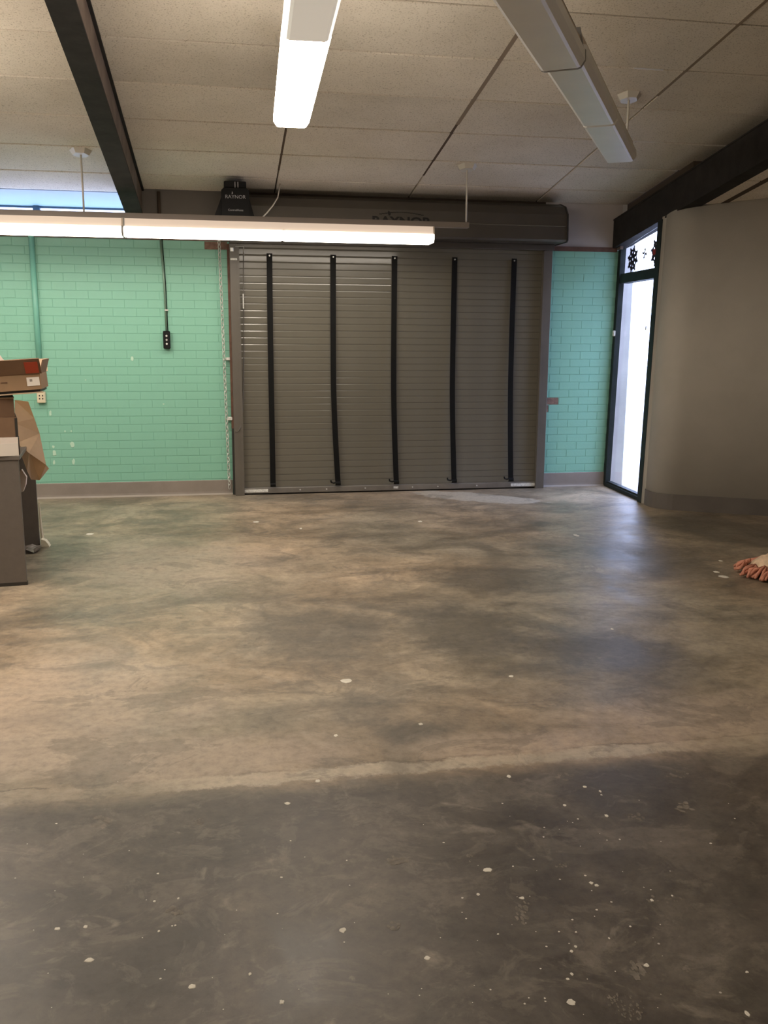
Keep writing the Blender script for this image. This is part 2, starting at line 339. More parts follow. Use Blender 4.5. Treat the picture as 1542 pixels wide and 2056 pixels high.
# ---------------------------------------------------------------- floor
bm = bmesh.new(); box(bm, X_LEFT-0.2, X_FAR+0.2, Y_REAR-0.2, 0.12, -0.15, 0.0)
floor = struct(obj('floor', bm, 'floor'), 'worn grey brown concrete floor with white paint flecks')

# ---------------------------------------------------------------- back wall with bricks
bm = bmesh.new()
box(bm, X_LEFT-0.2, 3.82, 0.0020, 0.12, 0, 2.285)
wall_back = struct(obj('wall_back', bm, 'teal_mortar'), 'teal painted brick wall around the rolling door')
bx('panel', -0.74, 0.25, 0.0, 0.12, 2.355, 2.75, 'panel', wall_back)
bx('panel', 0.25, 3.05, 0.0, 0.12, 2.32, 2.75, 'void', wall_back)  # wall above the hood coloured dark to stand for the shadow there
bx('panel', 3.05, 3.82, -0.004, 0.12, 2.312, 2.75, 'panel_light', wall_back)
bx('outer_pier', 3.82, 3.965, 0.0, 0.30, 0.0, 2.75, 'ext_wall', wall_back)
bx('bare_band', -0.74, 0.25, -0.006, 0.12, 2.285, 2.355, 'brown_trim', wall_back)
bx('bare_band', 3.05, 3.78, -0.016, 0.12, 2.270, 2.312, 'brown_trim', wall_back)
bx('window_ledge', X_LEFT, -0.74, -0.02, 0.14, 2.285, 2.325, 'panel', wall_back)

BH = COURSE - 0.0035; BL = 0.203 - 0.003
def brick_mesh(l, name='brick'):
    bm = bmesh.new(); y0, y1, c = 0.0, 0.003, 0.0015
    a = [bm.verts.new(v) for v in ((c,y0,c),(l-c,y0,c),(l-c,y0,BH-c),(c,y0,BH-c))]
    b = [bm.verts.new(v) for v in ((0,y1,0),(l,y1,0),(l,y1,BH),(0,y1,BH))]
    bm.faces.new(a)
    for i in range(4): bm.faces.new((a[i], b[i], b[(i+1) % 4], a[(i+1) % 4]))
    return mesh_of(bm, name)
bricks = []
for x0, x1, phase in ((X_LEFT, 0.082, 0.0), (3.085, 3.80, -0.0395)):
    for i in range(31):
        x = x1 + (0.1015 if i % 2 else 0.0) + phase
        while x > x0:
            a, b = max(x - 0.203, x0), min(x, x1)
            if b - a > 0.03: bricks.append((a, i*COURSE + 0.00175, b - a - 0.0018))
            x -= 0.203
def px(P):
    d = Vector(P) - CAM; z = d.dot(fw); return 771 + F_PX*d.dot(r2)/z, 1028 - F_PX*d.dot(u2)/z, z
vis = []
for q in bricks:
    u, v, z = px((q[0] + q[2]/2, 0, q[1] + BH/2))
    inside = 40 < u < 1502 and v > 478 and q[1] > 0.12
    vis.append((-(q[2] / z**2) if inside else 0.0, q))
vis.sort(key=lambda t: t[0])
cache = {}
bare = [(-0.08, 2.25), (3.17, 0.85), (3.12, 0.775)]
rest = bmesh.new()
def is_bare(q): return any(q[0] <= bx_ <= q[0]+q[2]+0.009 and q[1] <= bz <= q[1]+BH for bx_, bz in bare)
vis = [v for v in vis if is_bare(v[1])] + [v for v in vis if not is_bare(v[1])]
for k, (s, q) in enumerate(vis):
    brn = is_bare(q)
    if k < 300:
        key = (round(q[2], 3), brn)
        if key not in cache:
            cache[key] = brick_mesh(q[2]); cache[key].materials.append(M['brown_brick' if brn else 'teal'])
        o = bpy.data.objects.new('brick', cache[key]); C.objects.link(o); o.parent = wall_back
        o.location = (q[0] + 0.002, (-0.0004 if not brn else 0.0012) + random.uniform(-0.0003, 0.0003), q[1])
    else:
        x, z, l = q[0] + 0.002, q[1], q[2]; c = 0.0035; yj = random.uniform(-0.0007, -0.0001)
        a = [rest.verts.new(v) for v in ((x+c,yj,z+c),(x+l-c,yj,z+c),(x+l-c,yj,z+BH-c),(x+c,yj,z+BH-c))]
        b = [rest.verts.new(v) for v in ((x,0.006,z),(x+l,0.006,z),(x+l,0.006,z+BH),(x,0.006,z+BH))]
        rest.faces.new(a)
        for i in range(4): rest.faces.new((a[i], b[i], b[(i+1) % 4], a[(i+1) % 4]))
ro = obj('brickwork', rest, 'teal', wall_back); ro['kind'] = 'stuff'

def splat(cx_, cy_, rx, ry, plane, h, seed, parent, m, name, rot=0.0, n=11):
    rg = random.Random(seed); bm = bmesh.new(); top = []; bot = []
    for k in range(n):
        a = 2*math.pi*k/n; f = rg.uniform(0.7, 1.1)
        u, v = rx*f*math.cos(a), ry*f*math.sin(a); u, v = u*math.cos(rot)-v*math.sin(rot), u*math.sin(rot)+v*math.cos(rot)
        if plane == 'floor':
            bot.append(bm.verts.new((cx_+u, cy_+v, 0.0002))); top.append(bm.verts.new((cx_+u*0.85, cy_+v*0.85, h)))
        else:
            bot.append(bm.verts.new((cx_+u, -0.0005, cy_+v))); top.append(bm.verts.new((cx_+u*0.85, -0.0025-h, cy_+v*0.85)))
    bm.faces.new(top)
    for k in range(n): bm.faces.new((bot[k], bot[(k+1) % n], top[(k+1) % n], top[k]))
    return obj(name, bm, m, parent)
for i, (x, z, rx, rz) in enumerate([(-0.787,1.253,0.014,0.026),(-1.516,0.769,0.012,0.030),(-1.509,0.469,0.012,0.016),(-1.504,0.411,0.020,0.030),(-1.510,0.329,0.012,0.026),(-1.345,0.485,0.021,0.026),(-1.343,0.331,0.014,0.032),(-1.346,0.607,0.009,0.012),(-1.197,1.064,0.008,0.006),(-1.40,0.607,0.008,0.012),(-0.527,0.845,0.010,0.008)]):
    splat(x, z, rx, rz, 'wall', 0.0008, i, wall_back, 'mint_chip', 'paint_chip')

# baseboards
bb = empty('baseboard_back'); struct(bb, 'grey rubber cove base along the teal brick wall')
for a, c in ((X_LEFT, 0.075), (3.10, 3.79)):
    pr('cove_strip', [(-0.004,0.0),(-0.016,0.0),(-0.012,0.012),(-0.009,0.03),(-0.008,0.132),(-0.004,0.137)], 'x', a, c, 'base_grey', bb)
    pr('toe_caulk', [(-0.010,0.0),(-0.030,0.0),(-0.016,0.012),(-0.010,0.014)], 'x', a, c, 'caulk', bb)

# ---------------------------------------------------------------- outlet, conduit, button station
ob = empty('wall_outlet', (-1.578, 0, 0.915)); tag(ob, 'cream surface outlet box with four holes under a teal painted conduit', 'outlet')
bx('box', -0.035, 0.035, -0.05, -0.001, -0.049, 0.049, 'cream_plastic', ob, 0.004)
for sx_ in (-0.012, 0.014):
    for sz in (-0.012, 0.014): bx('socket_hole', sx_-0.005, sx_+0.005, -0.0515, -0.049, sz-0.006, sz+0.006, 'print_black', ob)
tb('conduit', [(0, -0.024, 0.045), (0, -0.024, 1.40)], 0.0235, 'teal_conduit', ob, 10)
bx('connector', -0.026, 0.026, -0.045, -0.001, 0.049, 0.075, 'teal_conduit', ob, 0.004)

bs = empty('push_button_station', (-0.475, 0, 1.42)); tag(bs, 'black three button door control hanging on the teal wall below a thin conduit', 'switch')
bx('case', -0.030, 0.030, -0.055, -0.001, -0.078, 0.078, 'black_plastic', bs, 0.006)
for dz in (0.035, 0.0, -0.035):
    bm = bmesh.new(); tube(bm, [(0, -0.054, dz), (0, -0.062, dz)], 0.009, 10); obj('button', bm, 'sticker' if dz else 'steel', bs)
tb('conduit', [(0.0, -0.016, 0.075), (-0.004, -0.016, 0.5), (-0.022, -0.016, 0.89)], 0.0085, 'grey_conduit', bs, 8)
tb('wire', [(0.012, -0.008, 0.078), (0.008, -0.008, 0.5), (-0.008, -0.008, 0.88)], 0.003, 'black', bs, 6)
bx('conduit_strap', -0.008, 0.022, -0.027, -0.001, 0.255, 0.268, 'steel', bs)

# ---------------------------------------------------------------- rolling door
door = empty('door_1', (1.6, 0, 0)); struct(door, 'taupe rolling steel service door with five black straps')
DX = -1.6
def dbx(name, x0, x1, *a, **k): return bx(name, x0+DX, x1+DX, *a, **k)
SP = 0.0602; NS = 37
bm = bmesh.new(); prof = []
for k in range(9):
    t = k/8; prof.append((-0.052 - 0.0010*min(1.0, min(t, 1-t)*8), 0.0010 + (SP-0.0020)*t))
prof = [(-0.046, 0.0008)] + prof + [(-0.046, SP-0.0010)]
prism(bm, prof, 'x', 0.165+DX, 3.035+DX); slat_me = mesh_of(bm, 'slat'); slat_me.materials.append(M['slat'])
for i in range(NS):
    o = bpy.data.objects.new('slat', slat_me); C.objects.link(o); o.parent = door; o.location = (0, 0, 0.062 + i*SP); o.rotation_euler = (math.radians(random.uniform(-0.07, 0.07)), 0, 0)
dbx('backing', 0.165, 3.035, -0.043, -0.02, 0.03, 2.33, 'hood_dark', parent=door)
for x0, x1 in ((0.098, 0.172), (3.022, 3.098)):
    g = dbx('guide', x0, x1, -0.105, -0.002, 0.0, 2.262, 'guide', parent=door, bev=0.004)
    inner = x1 if x0 < 1 else x0
    dbx('guide_lip', inner-0.010, inner+0.010, -0.110, -0.06, 0.0, 2.255, 'guide', parent=door)
dbx('rust_edge', 0.078, 0.098, -0.045, -0.001, 0.62, 2.262, 'brown_trim', parent=door)
dbx('jamb_angle', 0.080, 0.098, -0.05, -0.001, 0.0, 0.62, 'hood_dark', parent=door)
dbx('jamb_angle', 3.098, 3.112, -0.045, -0.001, 0.0, 2.262, 'guide', parent=door)
dbx('head_rail', 0.098, 3.11, -0.115, -0.002, 2.262, 2.318, 'hood', parent=door, bev=0.004)
bar = dbx('bottom_bar', 0.155, 3.018, -0.085, -0.03, 0.012, 0.064, 'rail', parent=door, bev=0.004)
dbx('bottom_seal', 0.155, 3.018, -0.075, -0.035, 0.0, 0.014, 'black', parent=door)
bm = bmesh.new(); box(bm, 0.160+DX, 0.400+DX, -0.0875, -0.084, 0.024, 0.052); obj('sticker', bm, 'sticker', bar)
bm = bmesh.new(); box(bm, 2.765+DX, 3.010+DX, -0.0875, -0.084, 0.024, 0.052); obj('sticker', bm, 'sticker', bar)
bm = bmesh.new(); box(bm, 1.595+DX, 1.640+DX, -0.0875, -0.084, 0.030, 0.050); obj('sticker', bm, 'sticker', bar)
for x in (0.70, 0.95, 1.32, 1.78, 2.03, 2.42):
    bm = bmesh.new(); tube(bm, [(x+DX, -0.083, 0.040), (x+DX, -0.091, 0.040)], 0.0075, 6); obj('bolt', bm, 'steel', bar)
for x, b0, hook in ((0.452, -0.006, 0.0), (1.026, 0.030, 0.055), (1.593, 0.024, 0.055), (2.160, 0.026, 0.055), (2.735, 0.022, 0.055)):
    xo = x + DX
    path = []
    for k in range(19):
        t = k/18; z = 2.185 - 2.075*t
        path.append((xo + b0*max(0, (t-0.55)/0.45)**1.5 - 0.006*math.sin(t*3.1), -0.070 - 0.034*math.sin(math.pi*min(1, t*0.62)) * (t**0.7), z))
    bm = bmesh.new(); ribbon(bm, path, 0.050, 0.004); st = obj('strap', bm, 'black', door)
    e = Vector(path[-1])
    curl = [(e.x, e.y - 0.018*math.sin(a), e.z - 0.018*(1-math.cos(a))) for a in [0.0, 0.6, 1.2, 1.8, 2.4, 3.0]]
    bm = bmesh.new(); ribbon(bm, [(p[0], p[1]+0.0, p[2]+0.002) for p in curl], 0.050, 0.004); obj('curl', bm, 'black', st)
    if hook:
        bm = bmesh.new(); tube(bm, [(e.x-0.012, e.y-0.004, e.z-0.004), (e.x-0.04, e.y-0.004, e.z-0.012), (e.x-hook-0.008, e.y-0.003, e.z-0.004), (e.x-hook-0.012, e.y-0.003, e.z+0.016)], 0.0075, 6); obj('hook', bm, 'black', st)
    bm = bmesh.new(); tube(bm, [(xo, -0.072, 2.165), (xo, -0.079, 2.165)], 0.0075, 8); obj('screw', bm, 'steel', st)
# hood over the coil
HP = [(-0.004,2.318),(-0.33,2.318),(-0.352,2.335),(-0.335,2.555),(-0.27,2.63),(-0.14,2.672),(-0.004,2.68)]
hood = pr('hood', HP, 'x', 0.14+DX, 3.135+DX, 'hood', door)
pr('end_plate', [(y*1.03, z+0.004 if z > 2.4 else z-0.006) for y, z in HP], 'x', 3.135+DX, 3.148+DX, 'hood_dark', hood)
pr('end_plate', [(y*1.03, z+0.004 if z > 2.4 else z-0.006) for y, z in HP], 'x', 0.127+DX, 0.14+DX, 'hood_dark', hood)
dbx('bend_glint', 1.95, 3.13, -0.3470, -0.3380, 2.4500, 2.4570, 'slat', parent=hood, bev=0.002)  # raised paler strip stands in for the highlight along the hood
face_ang = math.atan2(0.017, 0.220)
def on_hood(me, x, z, m, name):
    o = bpy.data.objects.new(name, me); C.objects.link(o); o.parent = hood; me.materials.append(M[m])
    o.location = (x+DX, -0.3530 + (z-2.335)*math.tan(face_ang), z); o.rotation_euler = (math.pi/2 - face_ang, 0, 0); return o
tm = text_mesh('RAYNOR', 0.100, 0.0006, sx=1.30, bold=0.0035); on_hood(tm, 1.600, 2.425, 'print_black', 'lettering')
bm = bmesh.new()
arc = [(-0.20 + 0.40*k/16, 0.088 + 0.022*math.sin(math.pi*k/16)) for k in range(17)]
for k in range(16):
    (x0, y0), (x1, y1) = arc[k], arc[k+1]; w = 0.002
    box(bm, min(x0,x1), max(x0,x1), min(y0,y1)-w, max(y0,y1)+w, -0.0006, 0.0006)
prism(bm, [(-0.115,0.078),(-0.10,0.082),(-0.095,0.098),(-0.108,0.115),(-0.118,0.122),(-0.122,0.100)], 'z', -0.0006, 0.0006)
on_hood(mesh_of(bm, 'emblem'), 1.60, 2.425, 'print_black', 'emblem')
# small fittings at the top left of the curtain
bk = dbx('latch_plate', 0.105, 0.135, -0.118, -0.104, 2.19, 2.225, 'steel', parent=door, bev=0.003)
dbx('latch_block', 0.105, 0.165, -0.122, -0.104, 2.115, 2.135, 'sticker', parent=door, bev=0.003)
tb('sensor_bracket', [(0.150+DX,-0.112,2.235),(0.225+DX,-0.112,2.235),(0.225+DX,-0.112,2.155)], 0.004, 'steel', door, 6)
tb('sensor_cable', [(0.222+DX,-0.075,2.19),(0.214+DX,-0.070,1.8),(0.205+DX,-0.068,1.3),(0.190+DX,-0.07,0.95),(0.178+DX,-0.09,0.74),(0.160+DX,-0.110,0.64),(0.135+DX,-0.112,0.595),(0.110+DX,-0.112,0.60)], 0.0035, 'guide', door, 6)
dbx('sensor_tag', 0.206, 0.216, -0.078, -0.066, 1.70, 1.83, 'sticker', parent=door)

# opener motor
mo = empty('door_opener', (0.155, -0.36, 2.36)); tag(mo, 'black door opener motor with white lettering beside the dark hood', 'door opener')
bm = bmesh.new(); prism(bm, [(-0.115,0.0),(0.115,0.0),(0.115,0.29),(0.095,0.31),(-0.095,0.31),(-0.115,0.29)], 'y', -0.13, 0.14); obj('motor_case', bm, 'black_plastic', mo)
bx('cap', -0.092, 0.092, -0.12, 0.12, 0.31, 0.365, 'black_plastic', mo, 0.006)
pr('side_cover', [(-0.115,0.0),(-0.185,0.0),(-0.175,0.09),(-0.115,0.24)], 'y', -0.09, 0.14, 'black_plastic', mo)
pr('side_cover', [(0.115,0.0),(0.165,0.0),(0.155,0.09),(0.115,0.24)], 'y', -0.09, 0.14, 'black_plastic', mo)
for x in (-0.004, 0.020): bx('stripe', x, x+0.007, -0.1225, -0.119, 0.312, 0.36, 'print_white', mo)
def on_motor(s, size, z, sx=1.0):
    me = text_mesh(s, size, 0.0006, sx=sx); me.materials.append(M['print_white'])
    o = bpy.data.objects.new('lettering', me); C.objects.link(o); o.parent = mo; o.location = (0, -0.1315, z); o.rotation_euler = (math.pi/2, 0, 0)
on_motor('RAYNOR', 0.040, 0.225, 1.05); on_motor('ControlHoist', 0.022, 0.125, 1.05)
prism_pts = [(-0.030,0.262),(-0.024,0.258),(-0.018,0.268),(-0.026,0.282)]
pr('emblem', prism_pts, 'y', -0.1320, -0.130, 'print_white', mo)
# hoist chain
ch = empty('hoist_chain', (0.03, -0.13, 0.30)); tag(ch, 'pale steel hoist chain hanging beside the rolling door', 'chain')
def chain_mesh(x, z0, z1, ypos, lean):
    bm = bmesh.new(); n = int((z1-z0)/0.036)
    for i in range(n):
        z = z0 + 0.036*i; t = (z - z0)/(z1-z0); cxk = x + lean*(1-t); rot = math.pi/4 + (math.pi/2 if i % 2 else 0)
        pts = []
        for k in range(9):
            a = 2*math.pi*k/8; u = 0.0135*math.cos(a); v = 0.0235*math.sin(a)
            pts.append((cxk + u*math.cos(rot), ypos + u*math.sin(rot), z + 0.015 + v))
        tube(bm, pts, 0.0042, 5, cap=False)
    return bm
o = obj('chain_links', chain_mesh(-0.020, -0.24, 2.03, 0.08, 0.034), 'chain', ch, smooth=True); o['kind'] = 'stuff'
bx('chain_guide', 0.010, 0.052, 0.085, 0.126, 0.94, 0.965, 'sticker', ch, 0.004)
bx('chain_keeper', 0.010, 0.058, 0.075, 0.126, 0.395, 0.425, 'sticker', ch, 0.004)

# white cord from the ceiling to the opener
co = tb('hanging_cord', [(0.545, -0.02-0.25, zceil(-0.27)+0.004), (0.530, -0.29, 2.68), (0.515, -0.37, 2.62), (0.47, -0.385, 2.55), (0.42, -0.39, 2.49), (0.37, -0.41, 2.44), (0.345, -0.42, 2.42)], 0.006, 'white_metal')
tag(co, 'thin pale cord drooping from the ceiling to the black door opener', 'cord')
# pipe on the dark panel
pp = tb('conduit_pipe', [(-0.497, -0.018, 2.33), (-0.497, -0.018, 2.69)], 0.014, 'void'); tag(pp, 'short dark conduit on the grey panel between beam and door opener', 'conduit')

# ---------------------------------------------------------------- ceiling tiles
ceil = empty('ceiling'); struct(ceil, 'beige acoustic tile ceiling sloping down to the back wall')
bm = bmesh.new()
def slab(bm, x0, x1, y0, y1, dz0, dz1):
    vs = [bm.verts.new((x, y, zceil(y) + d)) for d in (dz0, dz1) for x, y in ((x0,y0),(x1,y0),(x1,y1),(x0,y1))]
    for q in ((0,3,2,1),(4,5,6,7),(0,1,5,4),(1,2,6,5),(2,3,7,6),(3,0,4,7)): bm.faces.new([vs[i] for i in q])
slab(bm, X_LEFT-0.2, 3.88, -1.2, 0.12, 0.022, 0.20); slab(bm, X_LEFT-0.2, 4.06, Y_REAR-0.2, -1.2, 0.022, 0.20); obj('deck', bm, 'void', ceil)
ROW = 0.5965; Y5 = -0.3915; XA = 0.5102; TW = 1.22
def tile_mesh(w, h):
    bm = bmesh.new(); c = 0.004
    def V(x, y, z): return bm.verts.new((x, y, -SL*y + z))
    a = [V(x, y, 0) for x, y in ((c,c),(w-c,c),(w-c,h-c),(c,h-c))]; b = [V(x, y, 0.005) for x, y in ((0,0),(w,0),(w,h),(0,h))]; d = [V(x, y, 0.022) for x, y in ((0,0),(w,0),(w,h),(0,h))]
    bm.faces.new(a)
    for i in range(4):
        j = (i+1) % 4; bm.faces.new((a[i], a[j], b[j], b[i])); bm.faces.new((b[i], b[j], d[j], d[i]))
    me = mesh_of(bm, 'ceiling_tile'); me.materials.append(M['tile']); return me
tcache = {}
def lay(x0, x1, y0, y1, parent, drop=0.0, gx=0.011, gy=0.017):
    key = (round(x1-x0, 3), round(y1-y0, 3))
    if key not in tcache: tcache[key] = tile_mesh(x1-x0-gx, y1-y0-gy)
    o = bpy.data.objects.new('ceiling_tile', tcache[key]); C.objects.link(o); o.parent = parent
    o.location = (x0+gx/2, y0+gy/2, zceil(y0+gy/2) - drop + random.uniform(-0.0015, 0.0015))
rows = [(Y5, 0.0)] + [(Y5-ROW*(k+1), Y5-ROW*k) for k in range(18)]
bays = [(-0.735, -0.625, False), ]
midcols = [(-0.63, XA), (XA, XA+TW), (XA+TW, XA+2*TW), (XA+2*TW, 4.00)]
leftcols = [(-0.74-TW, -0.74), (-0.74-2*TW, -0.74-TW), (-0.74-3*TW, -0.74-2*TW), (X_LEFT, -0.74-3*TW)]
for y0, y1 in rows:
    y0 = max(y0, Y_REAR)
    for x0, x1 in midcols: lay(x0, min(x1, 3.868) if y0 > -1.3 else x1, y0, y1, ceil)
    for x0, x1 in leftcols: lay(x0, x1, y0, y1 + (0.11 if y1 == 0.0 else 0), ceil)
# dark brown splines where the joints are open, pale ones where tiles have slipped
def strip(name, x0, x1, y0, y1, m, dz0=-0.0012, dz1=0.02):
    bm = bmesh.new(); slab(bm, x0, x1, y0, y1, dz0, dz1); obj(name, bm, m, ceil)
strip('open_joint', XA-0.010, XA+0.010, -1.50, -0.62, 'gap_brown', 0.001, 0.01)
strip('open_joint', XA+TW-0.012, XA+TW+0.012, -1.75, -0.62, 'gap_brown', 0.001, 0.01)
strip('joint_cover', XA+TW-0.014, XA+TW+0.014, -3.6, -1.75, 'gap_soft')
strip('joint_cover', XA+2*TW-0.012, XA+2*TW+0.010, -4.6, -2.4, 'gap_soft')
for k, xa, xb in ((4, 2.60, 2.80), (2, 3.14, 3.42), (1, 3.16, 3.50)):
    y = Y5 - ROW*k; strip('joint_cover', xa, xb, y-0.006, y+0.004, 'white_metal')
# lower tile ceiling right of the beam
ceil2 = empty('ceiling'); struct(ceil2, 'lower tile ceiling right of the dark beam')
bm = bmesh.new(); slab(bm, 3.87, X_FAR+0.2, Y_REAR-0.2, -1.36, -0.37, -0.27); obj('deck', bm, 'void', ceil2)
for j in range(3):
    x0 = 3.87 + j*TW; ytop = -1.42 - 0.54*(x0 - 3.87); k = 0
    while ytop - ROW*k > Y_REAR:
        lay(x0, min(x0+TW, X_FAR), max(ytop - ROW*(k+1), Y_REAR), ytop - ROW*k, ceil2, drop=0.395); k += 1

# ---------------------------------------------------------------- beams
def beam(x0, x1, top, depth, y0, y1, label):
    e = empty('ceiling_beam', ((x0+x1)/2, y0, zceil(y0)-depth)); tag(e, label, 'beam')
    ox, oy, oz = e.location
    def part(name, a, b, d0, d1, m, ya=None, yb=None):
        bm = bmesh.new(); slab(bm, a, b, y0 if ya is None else ya, y1 if yb is None else yb, -d1, -d0); bmesh.ops.translate(bm, verts=bm.verts[:], vec=(-ox, -oy, -oz)); obj(name, bm, m, e)
    return part
p = beam(-0.755, -0.615, 0.0, 0.30, Y_REAR, 0.115, 'dark steel ceiling beam left of the black door opener')
p('bottom_flange', -0.755, -0.615, 0.287, 0.302, 'beam'); p('web', -0.735, -0.640, 0.014, 0.287, 'beam_wear'); p('top_flange', -0.745, -0.622, -0.01, 0.014, 'beam')
p = beam(3.735, 3.868, 0.13, 0.41, Y_REAR, 0.0, 'dark ceiling beam above the tall narrow window')
p('beam_body', 3.735, 3.868, 0.150, 0.405, 'beam'); p('top_flange', 3.730, 3.868, 0.137, 0.150, 'beam'); p('infill', 4.00, 4.05, -0.01, 0.40, 'void', None, -1.2); p('recess_floor', 3.868, 4.00, 0.30, 0.36, 'void', None, -1.2); p('infill', 3.868, 3.882, -0.01, 0.40, 'void', -1.2, None); p('infill', 3.868, 4.05, -0.01, 0.40, 'void', -1.23, -1.19)

# ---------------------------------------------------------------- tall window in the right wall
XW = 3.765
win = empty('window_1', (3.760, -0.5, 0)); win.rotation_euler = (0, math.radians(1.0), math.radians(-3.2)); struct(win, 'tall narrow dark framed window with transom in the right corner')
def wbx(name, x0, x1, y0, y1, z0, z1, m, par=None, bev=0.0):
    return bx(name, x0-XW, x1-XW, y0+0.5, y1+0.5, z0, z1, m, par or win, bev)
zt = lambda y: zceil(y) - 0.405
wbx('jamb', 3.738, 3.790, -0.062, 0.004, 0.0, zt(0.0), 'frame')
wbx('jamb', 3.712, 3.83, -1.035, -0.945, 0.0, zt(-0.99), 'frame')
wbx('sill', 3.735, 3.83, -0.945, -0.075, 0.0, 0.035, 'frame')
wbx('sill_lip', 3.750, 3.80, -0.945, -0.075, 0.035, 0.052, 'frame')
wbx('transom_bar', 3.745, 3.83, -0.945, -0.075, 1.975, 2.062, 'frame')
def head(x0, x1, d0, d1):
    bm = bmesh.new(); slab(bm, x0, x1, -0.945, -0.075, -d1, -d0); bmesh.ops.translate(bm, verts=bm.verts[:], vec=(-XW, 0.5, 0)); return bm
obj('head', head(3.745, 3.83, 0.40, 0.345), 'frame', win)
hb = obj('head', head(3.745, 3.83, 0.40, 0.40), 'frame', win); bpy.data.objects.remove(hb)
wbx('pane', 3.783, 3.789, -0.947, -0.073, 0.033, 1.977, 'glass')
bm = bmesh.new()
for q in (0,): 
    vs = [bm.verts.new((x-XW, y+0.5, z)) for x in (3.783, 3.789) for y, z in ((-0.947,2.06),(-0.073,2.06),(-0.073,zt(-0.073)),(-0.947,zt(-0.947)))]
    for f in ((0,1,2,3),(7,6,5,4),(0,4,5,1),(1,5,6,2),(2,6,7,3),(3,7,4,0)): bm.faces.new([vs[i] for i in f])
obj('pane', bm, 'glass', win)
wbx('handle', 3.72, 3.745, -0.062, -0.028, 1.475, 1.53, 'sticker', None, 0.006)
# window clings
def cling(y, z, r, m_main, red=False, arms=8, thin=False):
    bm = bmesh.new()
    for k in range(arms):
        a = 2*math.pi*k/arms + 0.2; ca, sa = math.cos(a), math.sin(a); w = r*0.17
        for (s0, s1, ww) in ((0.1*r, r, w), (0.55*r, 0.8*r, w*2.0)):
            pts = [(s0, -ww), (s1, -ww*0.5), (s1, ww*0.5), (s0, ww)]
            prism(bm, [(y+0.5 + p_*ca - q_*sa, z + p_*sa + q_*ca) for p_, q_ in pts], 'x', 3.7805-XW, 3.7828-XW)
    o = obj('window_cling', bm, m_main, win)
    if red:
        bm = bmesh.new(); box(bm, 3.7795-XW, 3.7804-XW, y+0.5-0.075, y+0.5+0.075, z-0.022, z+0.028); obj('red_band', bm, 'decal_red', o)
cling(-0.262, 2.185, 0.125, 'decal'); cling(-0.535, 2.213, 0.052, 'decal', arms=4); cling(-0.800, 2.205, 0.125, 'decal', red=True)
splat_ = None
wbx('window_speck', 3.7810, 3.7828, -0.70, -0.68, 1.53, 1.565, 'base_grey')
wbx('corner_bracket', 3.715, 3.745, -0.10, -0.005, 2.29, 2.55, 'beam_wear')

# ---------------------------------------------------------------- angled plaster wall on the right
DWX, DWY = 0.88, -0.475
def rounded():
    pts = [(3.728, -1.034), (3.705, -1.052), (3.690, -1.078), (3.682, -1.110), (3.678, -1.150), (3.678, -1.195), (3.684, -1.240), (3.700, -1.285), (3.727, -1.325), (3.760, -1.358)]
    pts += [(3.795 + DWX*t, -1.386 + DWY*t) for t in (0.0, 0.05, 0.12, 0.6, 1.2, 2.0, 3.0, 4.1)]
    return pts
RP = rounded()
def wall_strip(zlo, zhi, off, m, name, parent=None, thick=0.10):
    bm = bmesh.new(); n = len(RP); rings = []
    for i, (x, y) in enumerate(RP):
        a = Vector(RP[max(i-1, 0)]); b = Vector(RP[min(i+1, n-1)]); d = (b-a).normalized(); nr = Vector((d.y, -d.x))   # towards the room
        if nr.dot(Vector((-0.4, -0.9))) < 0: nr = -nr
        f = Vector((x, y)) + nr*off; g = Vector((x, y)) - nr*thick*(0.35 if i < 10 else 1)
        zh = zhi(x, y) if callable(zhi) else zhi
        rings.append([bm.verts.new((f.x, f.y, zlo)), bm.verts.new((f.x, f.y, zh)), bm.verts.new((g.x, g.y, zh)), bm.verts.new((g.x, g.y, zlo))])
    for i in range(n-1):
        for k in range(4): bm.faces.new((rings[i][k], rings[i][(k+1) % 4], rings[i+1][(k+1) % 4], rings[i+1][k]))
    bm.faces.new(rings[0][::-1]); bm.faces.new(rings[-1])
    for v in bm.verts: v.co.x += 0.018*v.co.z
    o = obj(name, bm, m, parent)
    return o
wr = struct(wall_strip(0.0, lambda x, y: zceil(y) - 0.393, 0.0, 'plaster', 'wall_right'), 'plain taupe plaster wall with a rounded corner beside the window')
for w_ in (wr,):
    for pl in w_.data.polygons: pl.use_smooth = abs(pl.normal.z) < 0.5
br = struct(wall_strip(0.0, 0.137, 0.006, 'base_dark', 'baseboard_right', None, 0.0), 'dark cove base along the taupe plaster wall')

# ---------------------------------------------------------------- clerestory in the left bay
cl = empty('window_2', (-2.9, 0.07, 2.325)); struct(cl, 'clerestory strip window above the teal wall left of the beam')
def cbx(name, x0, x1, y0, y1, z0, z1, m): return bx(name, x0+2.9, x1+2.9, y0-0.07, y1-0.07, z0-2.325, z1-2.325, m, cl)
cbx('frame_rail', X_LEFT, -0.74, 0.05, 0.10, 2.325, 2.355, 'frame')
for x in (-5.1, -3.4, -2.05): cbx('mullion', x-0.015, x+0.015, 0.055, 0.10, 2.355, 2.69, 'frame')
cbx('pane', X_LEFT, -0.74, 0.076, 0.081, 2.34, 2.70, 'glass')
